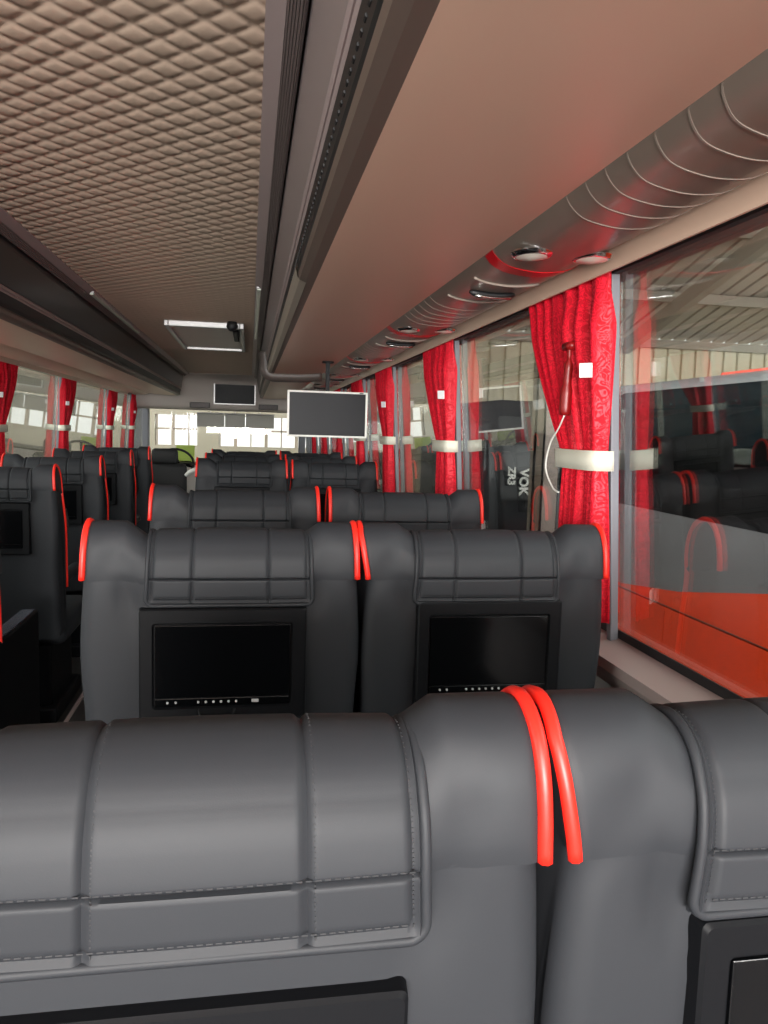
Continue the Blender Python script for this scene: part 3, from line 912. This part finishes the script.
# ------------------------------------------------------------------ outside: shed and vehicles
GZ = -1.15
b = NB(); box(b, -40, 40, -40, 45, GZ-0.2, GZ); struct('ground', b, M['ground'])
WY = 15.0
def corrugated(bm, xa, xb, z0, z1, y, step=0.32):
    x = xa
    pts = []
    while x < xb:
        pts += [(x, y), (x+step*0.80, y), (x+step*0.84, y+0.05), (x+step*0.96, y+0.05)]; x += step
    pts.append((x, y))
    lo = [bm.verts.new((p[0], p[1], z0)) for p in pts]; hi = [bm.verts.new((p[0], p[1], z1)) for p in pts]
    for k in range(len(pts)-1): bm.faces.new((lo[k], lo[k+1], hi[k+1], hi[k]))
b = NB(); corrugated(b, 3.1, 16.0, GZ, 3.25, WY); box(b, 3.1, 16.2, WY+0.08, WY+0.12, GZ, 3.25)
struct('shed_wall_far', b, M['siding'])
b = NB(); box(b, 3.1, 16, WY-0.12, WY-0.02, 3.20, 3.36); struct('trim_90', b, M['steel'])
# front wall with strip windows (openings with mullions)
b = NB(); box(b, -14, 3.1, WY, WY+0.2, GZ, 0.95); box(b, -14, 3.1, WY, WY+0.2, 1.52, 5.6); box(b, -14, -1.75, WY, WY+0.2, 0.95, 1.52)
for x, w_ in ((-0.98, 0.40), (2.75, 0.35)): box(b, x, x+w_, WY, WY+0.2, 0.95, 1.52)
struct('shed_wall_windshield', b, M['plaster'])
b = NB()
for q in range(17):
    x = -1.72+0.29*q; w_ = 0.030 if q % 2 else 0.012
    box(b, x-w_, x+w_, WY+0.05, WY+0.12, 0.95, 1.52)
box(b, -1.75, 3.1, WY+0.05, WY+0.12, 1.24, 1.275)
struct('trim_91', b, M['steel'])
# sloping roof: rises towards the viewer
RS = 0.273
def rz(y): return 3.28 + RS*(WY-y)
def roof():
    bm = NB(); xa, xb = 2.2, 18.0; step = 0.30; x = xa; pts = []
    while x < xb:
        pts += [(x, 0), (x+step*0.78, 0), (x+step*0.84, 0.05), (x+step*0.94, 0.05)]; x += step
    y0, y1 = 1.0, WY+0.3
    a = [bm.verts.new((p[0], y0, rz(y0)+p[1]+0.22)) for p in pts]; c = [bm.verts.new((p[0], y1, rz(y1)+p[1]+0.22)) for p in pts]
    for k in range(len(pts)-1): bm.faces.new((a[k], a[k+1], c[k+1], c[k]))
    return bm
struct('shed_roof', roof(), M['roofsheet'])
n = 92
for y in (13.2, 11.0, 8.8, 6.6, 4.4, 2.2):
    b = NB(); obox(b, (2.2, y, rz(y)+0.12), (18, y, rz(y)+0.12), 0.10, 0.18); struct('trim_%d' % n, b, M['steel']); n += 1
for x in (3.3, 7.56, 11.8):
    b = NB(); obox(b, (x, WY, rz(WY)-0.10), (x, 1.0, rz(1.0)-0.10), 0.16, 0.26); struct('trim_%d' % n, b, M['steel']); n += 1
# roof over the far end so the windshield view stays inside
b = NB(); box(b, -14, 2.2, 11.5, WY+0.2, 5.2, 5.3); struct('shed_roof_front', b, M['roofsheet'])
# post and channel
b = NB(); box(b, 3.25, 3.42, 8.2, 8.38, GZ, rz(8.3)-0.1, bev=0.01)
o = struct('pillar_post_concrete', b, M['concrete'])
b = NB(); box(b, 3.125, 3.24, 8.2, 8.23, GZ, 4.6); box(b, 3.125, 3.145, 8.2, 8.32, GZ, 4.6); box(b, 3.22, 3.24, 8.2, 8.32, GZ, 4.6)
struct('pillar_channel_steel', b, M['rust'])
# neighbouring coach: orange below, grey band, black windows
XB = 2.8
t = thing('coach', 'orange and grey coach with black windows parked alongside, outside the near window', 'bus', (XB, 0, GZ))
g = GZ
def bz(h): return EYE + h - g           # eye-relative to coach-local
seam = bz(-1.13); bb = bz(-0.50); wt = bz(0.34); rf = bz(0.395)
YA, YE = -4.0, 6.7
def sidebox(y0, y1, z0, z1, x0=0.0, bev=0.0): return bx(x0, 2.4, y0, y1, z0, z1, bev=bev)
# orange body with the sweeping upper edge; grey above
b = NB()
prof_up = [(YE, bz(-1.10)), (5.4, bz(-1.10)), (4.6, bz(-1.0)), (3.6, bz(-0.80)), (2.6, bz(-0.62)), (2.0, bz(-0.53)), (0.5, bz(-0.50)), (YA, bz(-0.50))]
lo = [b.verts.new((0.0, y, seam+0.008)) for y, z in prof_up]; hi = [b.verts.new((0.0, y, min(z, bb))) for y, z in prof_up]
lo2 = [b.verts.new((0.05, y, seam+0.008)) for y, z in prof_up]; hi2 = [b.verts.new((0.05, y, min(z, bb))) for y, z in prof_up]
for q in range(len(prof_up)-1):
    b.faces.new((lo[q], lo[q+1], hi[q+1], hi[q])); b.faces.new((hi[q], hi[q+1], hi2[q+1], hi2[q])); b.faces.new((lo[q], lo2[q], lo2[q+1], lo[q+1])); b.faces.new((lo2[q], hi2[q], hi2[q+1], lo2[q+1]))
b.faces.new((lo[0], hi[0], hi2[0], lo2[0])); b.faces.new((lo[-1], lo2[-1], hi2[-1], hi[-1]))
o = obj('waist_panel', b, M['orange'], t); o['label'] = 'orange waist panel'
b = NB(); box(b, 0.006, 2.4, YA, YE, seam, bb)
o = obj('grey_band', b, M['greyp'], t)
b = NB(); y = YA
while y < YE-0.1:
    box(b, 0.0, 2.4, y+0.004, min(y+1.25, YE)-0.004, 0.35, seam-0.008); y += 1.25
o = obj('luggage_flap', b, M['orange'], t); o['label'] = 'orange lower luggage flaps'
b = NB(); box(b, 0.008, 2.4, YA, YE, bb, wt); obj('window_band', b, M['blackglass'], t)
b = NB(); prf = [(0.0, wt), (0.015, rf-0.03), (0.06, rf+0.01), (0.3, rf+0.04), (2.1, rf+0.04), (2.4, rf), (2.4, wt)]
extrude_y(b, prf, YA, YE); obj('roof', b, M['greyp'], t, smooth=True, auto=40)
b = NB(); extrude_y(b, [(0.06, rf+0.005), (0.07, rf+0.026), (0.11, rf+0.030), (0.11, rf+0.01)], YA, 4.4); o = obj('roof_stripe', b, M['orange'], t)
for y in (0.5, 4.6):
    b = NB(); cyl(b, (0.04, y, 0.5), 0.5, 0.5, 0.3, 'x', 28); obj('wheel', b, M['rubber'], t, smooth=True, auto=40)
b = NB()
for y in (2.2, 3.6):
    cyl(b, (0.0, y, bz(0.37)), 0.02, 0.015, -0.02, 'x', 10)
obj('marker_lamp', b, M['white_pl'], t)
# black coach farther on, nose towards us
t = thing('coach', 'black coach with white lettering beyond the concrete post', 'bus', (3.0, 9.6, GZ))
def nose(bm):
    # section in (y,z): front face leaning back, rounded top
    pr = [(0.10,0.35),(0.0,0.7),(0.0,1.5),(0.14,2.3),(0.32,2.75),(0.6,2.95),(3.8,2.95),(3.8,0.35)]
    pr = [(y, z) for y, z in pr]
    xsn = [(0.0, 0.18, 0.10), (0.10, 0.05, 0.03), (0.35, 0.0, 0.0), (2.05, 0.0, 0.0), (2.30, 0.05, 0.03), (2.4, 0.18, 0.10)]
    rings = []
    for x, dy, dz in xsn:
        rings.append([bm.verts.new((x, y+(dy if y < 3 else 0), z-(dz if z > 2.5 else 0))) for y, z in pr])
    for a, c in zip(rings, rings[1:]):
        for q in range(len(pr)): bm.faces.new((a[q], a[(q+1)%len(pr)], c[(q+1)%len(pr)], c[q]))
    bm.faces.new(rings[0][::-1]); bm.faces.new(rings[-1])
b = NB(); nose(b); obj('body', b, M['blackpaint'], t, smooth=True, auto=35)
b = NB()
for q in range(1):
    v = [b.verts.new(p) for p in ((0.22, 0.02, 1.62), (2.18, 0.02, 1.62), (2.15, 0.30, 2.72), (0.25, 0.30, 2.72))]
    w = [b.verts.new((x, y-0.03, z)) for x, y, z in ((0.22, 0.02, 1.62), (2.18, 0.02, 1.62), (2.15, 0.30, 2.72), (0.25, 0.30, 2.72))]
    b.faces.new(w); b.faces.new(v[::-1])
    for a in range(4): b.faces.new((w[a], w[(a+1)%4], v[(a+1)%4], v[a]))
obj('windshield', b, M['blackglass'], t)
b = NB(); tube(b, smooth_line([(0.05, 0.1, 2.65), (-0.12, -0.1, 2.62), (-0.16, -0.18, 2.4)], 4), 0.03, 8); box(b, -0.24, -0.06, -0.24, -0.12, 2.0, 2.42, bev=0.03)
obj('wing_mirror', b, M['blackpaint'], t)
def letters(txt, parent, loc, size, rot, m, name='lettering'):
    cu = bpy.data.curves.new(name, 'FONT'); cu.body = txt; cu.size = size; cu.extrude = 0.004; cu.offset = 0.006; cu.align_x = 'CENTER'; cu.align_y = 'CENTER'
    o = bpy.data.objects.new(name, cu); COL.objects.link(o)
    dg = bpy.context.evaluated_depsgraph_get(); me = bpy.data.meshes.new_from_object(o.evaluated_get(dg))
    bpy.data.objects.remove(o)
    o = bpy.data.objects.new(name, me); COL.objects.link(o); me.materials.clear(); me.materials.append(m)
    o.parent = parent; o.location = loc; o.rotation_euler = rot
    return o
for wd, lx, lz, sz in (('ZR3', 0.36, 1.945, 0.135), ('VOK', 0.53, 1.87, 0.165)):
    letters(wd, t, (lx, -0.008, lz), sz, (PI/2, PI/2, 0), M['white_pl'])
# left side: another coach and the shed's left wall
t = thing('coach', 'grey-green coach parked outside the left windows', 'bus', (-4.6, 8.5, GZ))
b = NB(); box(b, -2.4, 0.0, 0, 9.0, 0.4, 1.75, bev=0.06); obj('body', b, M['palebus'], t)
b = NB(); box(b, -2.38, -0.02, 0.05, 8.95, 1.75, 2.75); obj('window_band', b, M['teal'], t)
b = NB()
for q in range(8): box(b, -0.025, 0.012, 0.05+1.25*q, 0.17+1.25*q, 1.74, 2.76)
obj('window_post', b, M['palebus'], t)
b = NB(); box(b, -2.4, 0.0, 0, 9.0, 2.75, 3.15, bev=0.10); obj('roof', b, M['palebus'], t)
for y in (1.5, 7.2):
    b = NB(); cyl(b, (-0.28, y, 0.5), 0.5, 0.5, 0.3, 'x', 28); obj('wheel', b, M['rubber'], t, smooth=True, auto=40)
t = thing('coach', 'dark teal coach low outside the left windows, beyond the grey-green one', 'bus', (-3.4, 18.5-0.0, GZ)) if False else None
b = NB()
box(b, -9.2, -9.06, 4, WY, GZ, 4.6)
struct('shed_wall_left', b, M['leftwall'])
b = NB()
for q in range(41): box(b, -9.07, -9.02, 4+0.9*q*0.3-0.02, 4+0.9*q*0.3+0.02, GZ, 4.6)
for z in (1.2, 1.8, 2.4): box(b, -9.08, -9.0, 4, WY, z-0.05, z+0.05)
struct('trim_120', b, M['steel'])

# ------------------------------------------------------------------ light
w = bpy.data.worlds.new('World'); sc.world = w; w.use_nodes = True
bg = w.node_tree.nodes['Background']
# overcast sky, brightest behind the viewer where the shed is open
nt = w.node_tree
tc = nt.nodes.new('ShaderNodeTexCoord'); sx = nt.nodes.new('ShaderNodeSeparateXYZ'); mr = nt.nodes.new('ShaderNodeMapRange')
nt.links.new(tc.outputs['Generated'], sx.inputs[0]); nt.links.new(sx.outputs['Y'], mr.inputs[0])
mr.inputs[1].default_value = -0.4; mr.inputs[2].default_value = 0.85; mr.inputs[3].default_value = 4.2; mr.inputs[4].default_value = 1.0
nt.links.new(mr.outputs[0], bg.inputs['Strength'])
bg.inputs['Color'].default_value = (1.0, 0.985, 0.955, 1); bg.inputs['Strength'].default_value = 3.0
def fill_light(name, loc, rot, sx, sy, power, col=(1, 0.95, 0.88)):
    l = bpy.data.lights.new(name, 'AREA'); l.shape = 'RECTANGLE'; l.size = sx; l.size_y = sy; l.energy = power; l.color = col
    o = bpy.data.objects.new(name, l); COL.objects.link(o); o.location = loc; o.rotation_euler = rot
    return o
# daylight stand-in: fill light added at the unseen rear window, behind the viewer
fill_light('rear_fill_light', (CX, YB+0.05, 1.35), (math.radians(108), 0, 0), 2.1, 0.85, 205, (1, 0.97, 0.94))

# ------------------------------------------------------------------ camera
F, VP, ROLL = 770.0, (250.0, 427.0), 0.030
x, y = VP[0]-384, 512-VP[1]
c, s = math.cos(ROLL), math.sin(ROLL)
x2, y2 = x*c-y*s, x*s+y*c
pitch = math.atan2(y2, F); yaw = math.atan2(-x2, F/math.cos(pitch))
fw = Vector((math.sin(yaw)*math.cos(pitch), math.cos(yaw)*math.cos(pitch), -math.sin(pitch)))
rt = Vector((math.cos(yaw), -math.sin(yaw), 0)); up = rt.cross(fw)
rt2 = rt*c + up*s; up2 = up*c - rt*s
cam = bpy.data.cameras.new('Camera'); co = bpy.data.objects.new('Camera', cam); COL.objects.link(co)
cam.sensor_fit = 'VERTICAL'; cam.sensor_height = 36.0; cam.lens = 36.0*F/1024.0
cam.clip_start = 0.02; cam.clip_end = 200
R = Matrix((rt2, up2, -fw)).transposed().to_4x4()
co.matrix_world = Matrix.Translation((0, 0, EYE)) @ R
sc.camera = co
sc.view_settings.view_transform = 'Standard'
sc.view_settings.look = 'None'
sc.view_settings.gamma = 1.0
sc.view_settings.use_curve_mapping = False
sc.view_settings.exposure = 0.75
sc.cycles.max_bounces = 14
sc.cycles.diffuse_bounces = 6
sc.cycles.glossy_bounces = 6
sc.cycles.transparent_max_bounces = 24
sc.cycles.caustics_reflective = False
sc.cycles.sample_clamp_indirect = 8.0
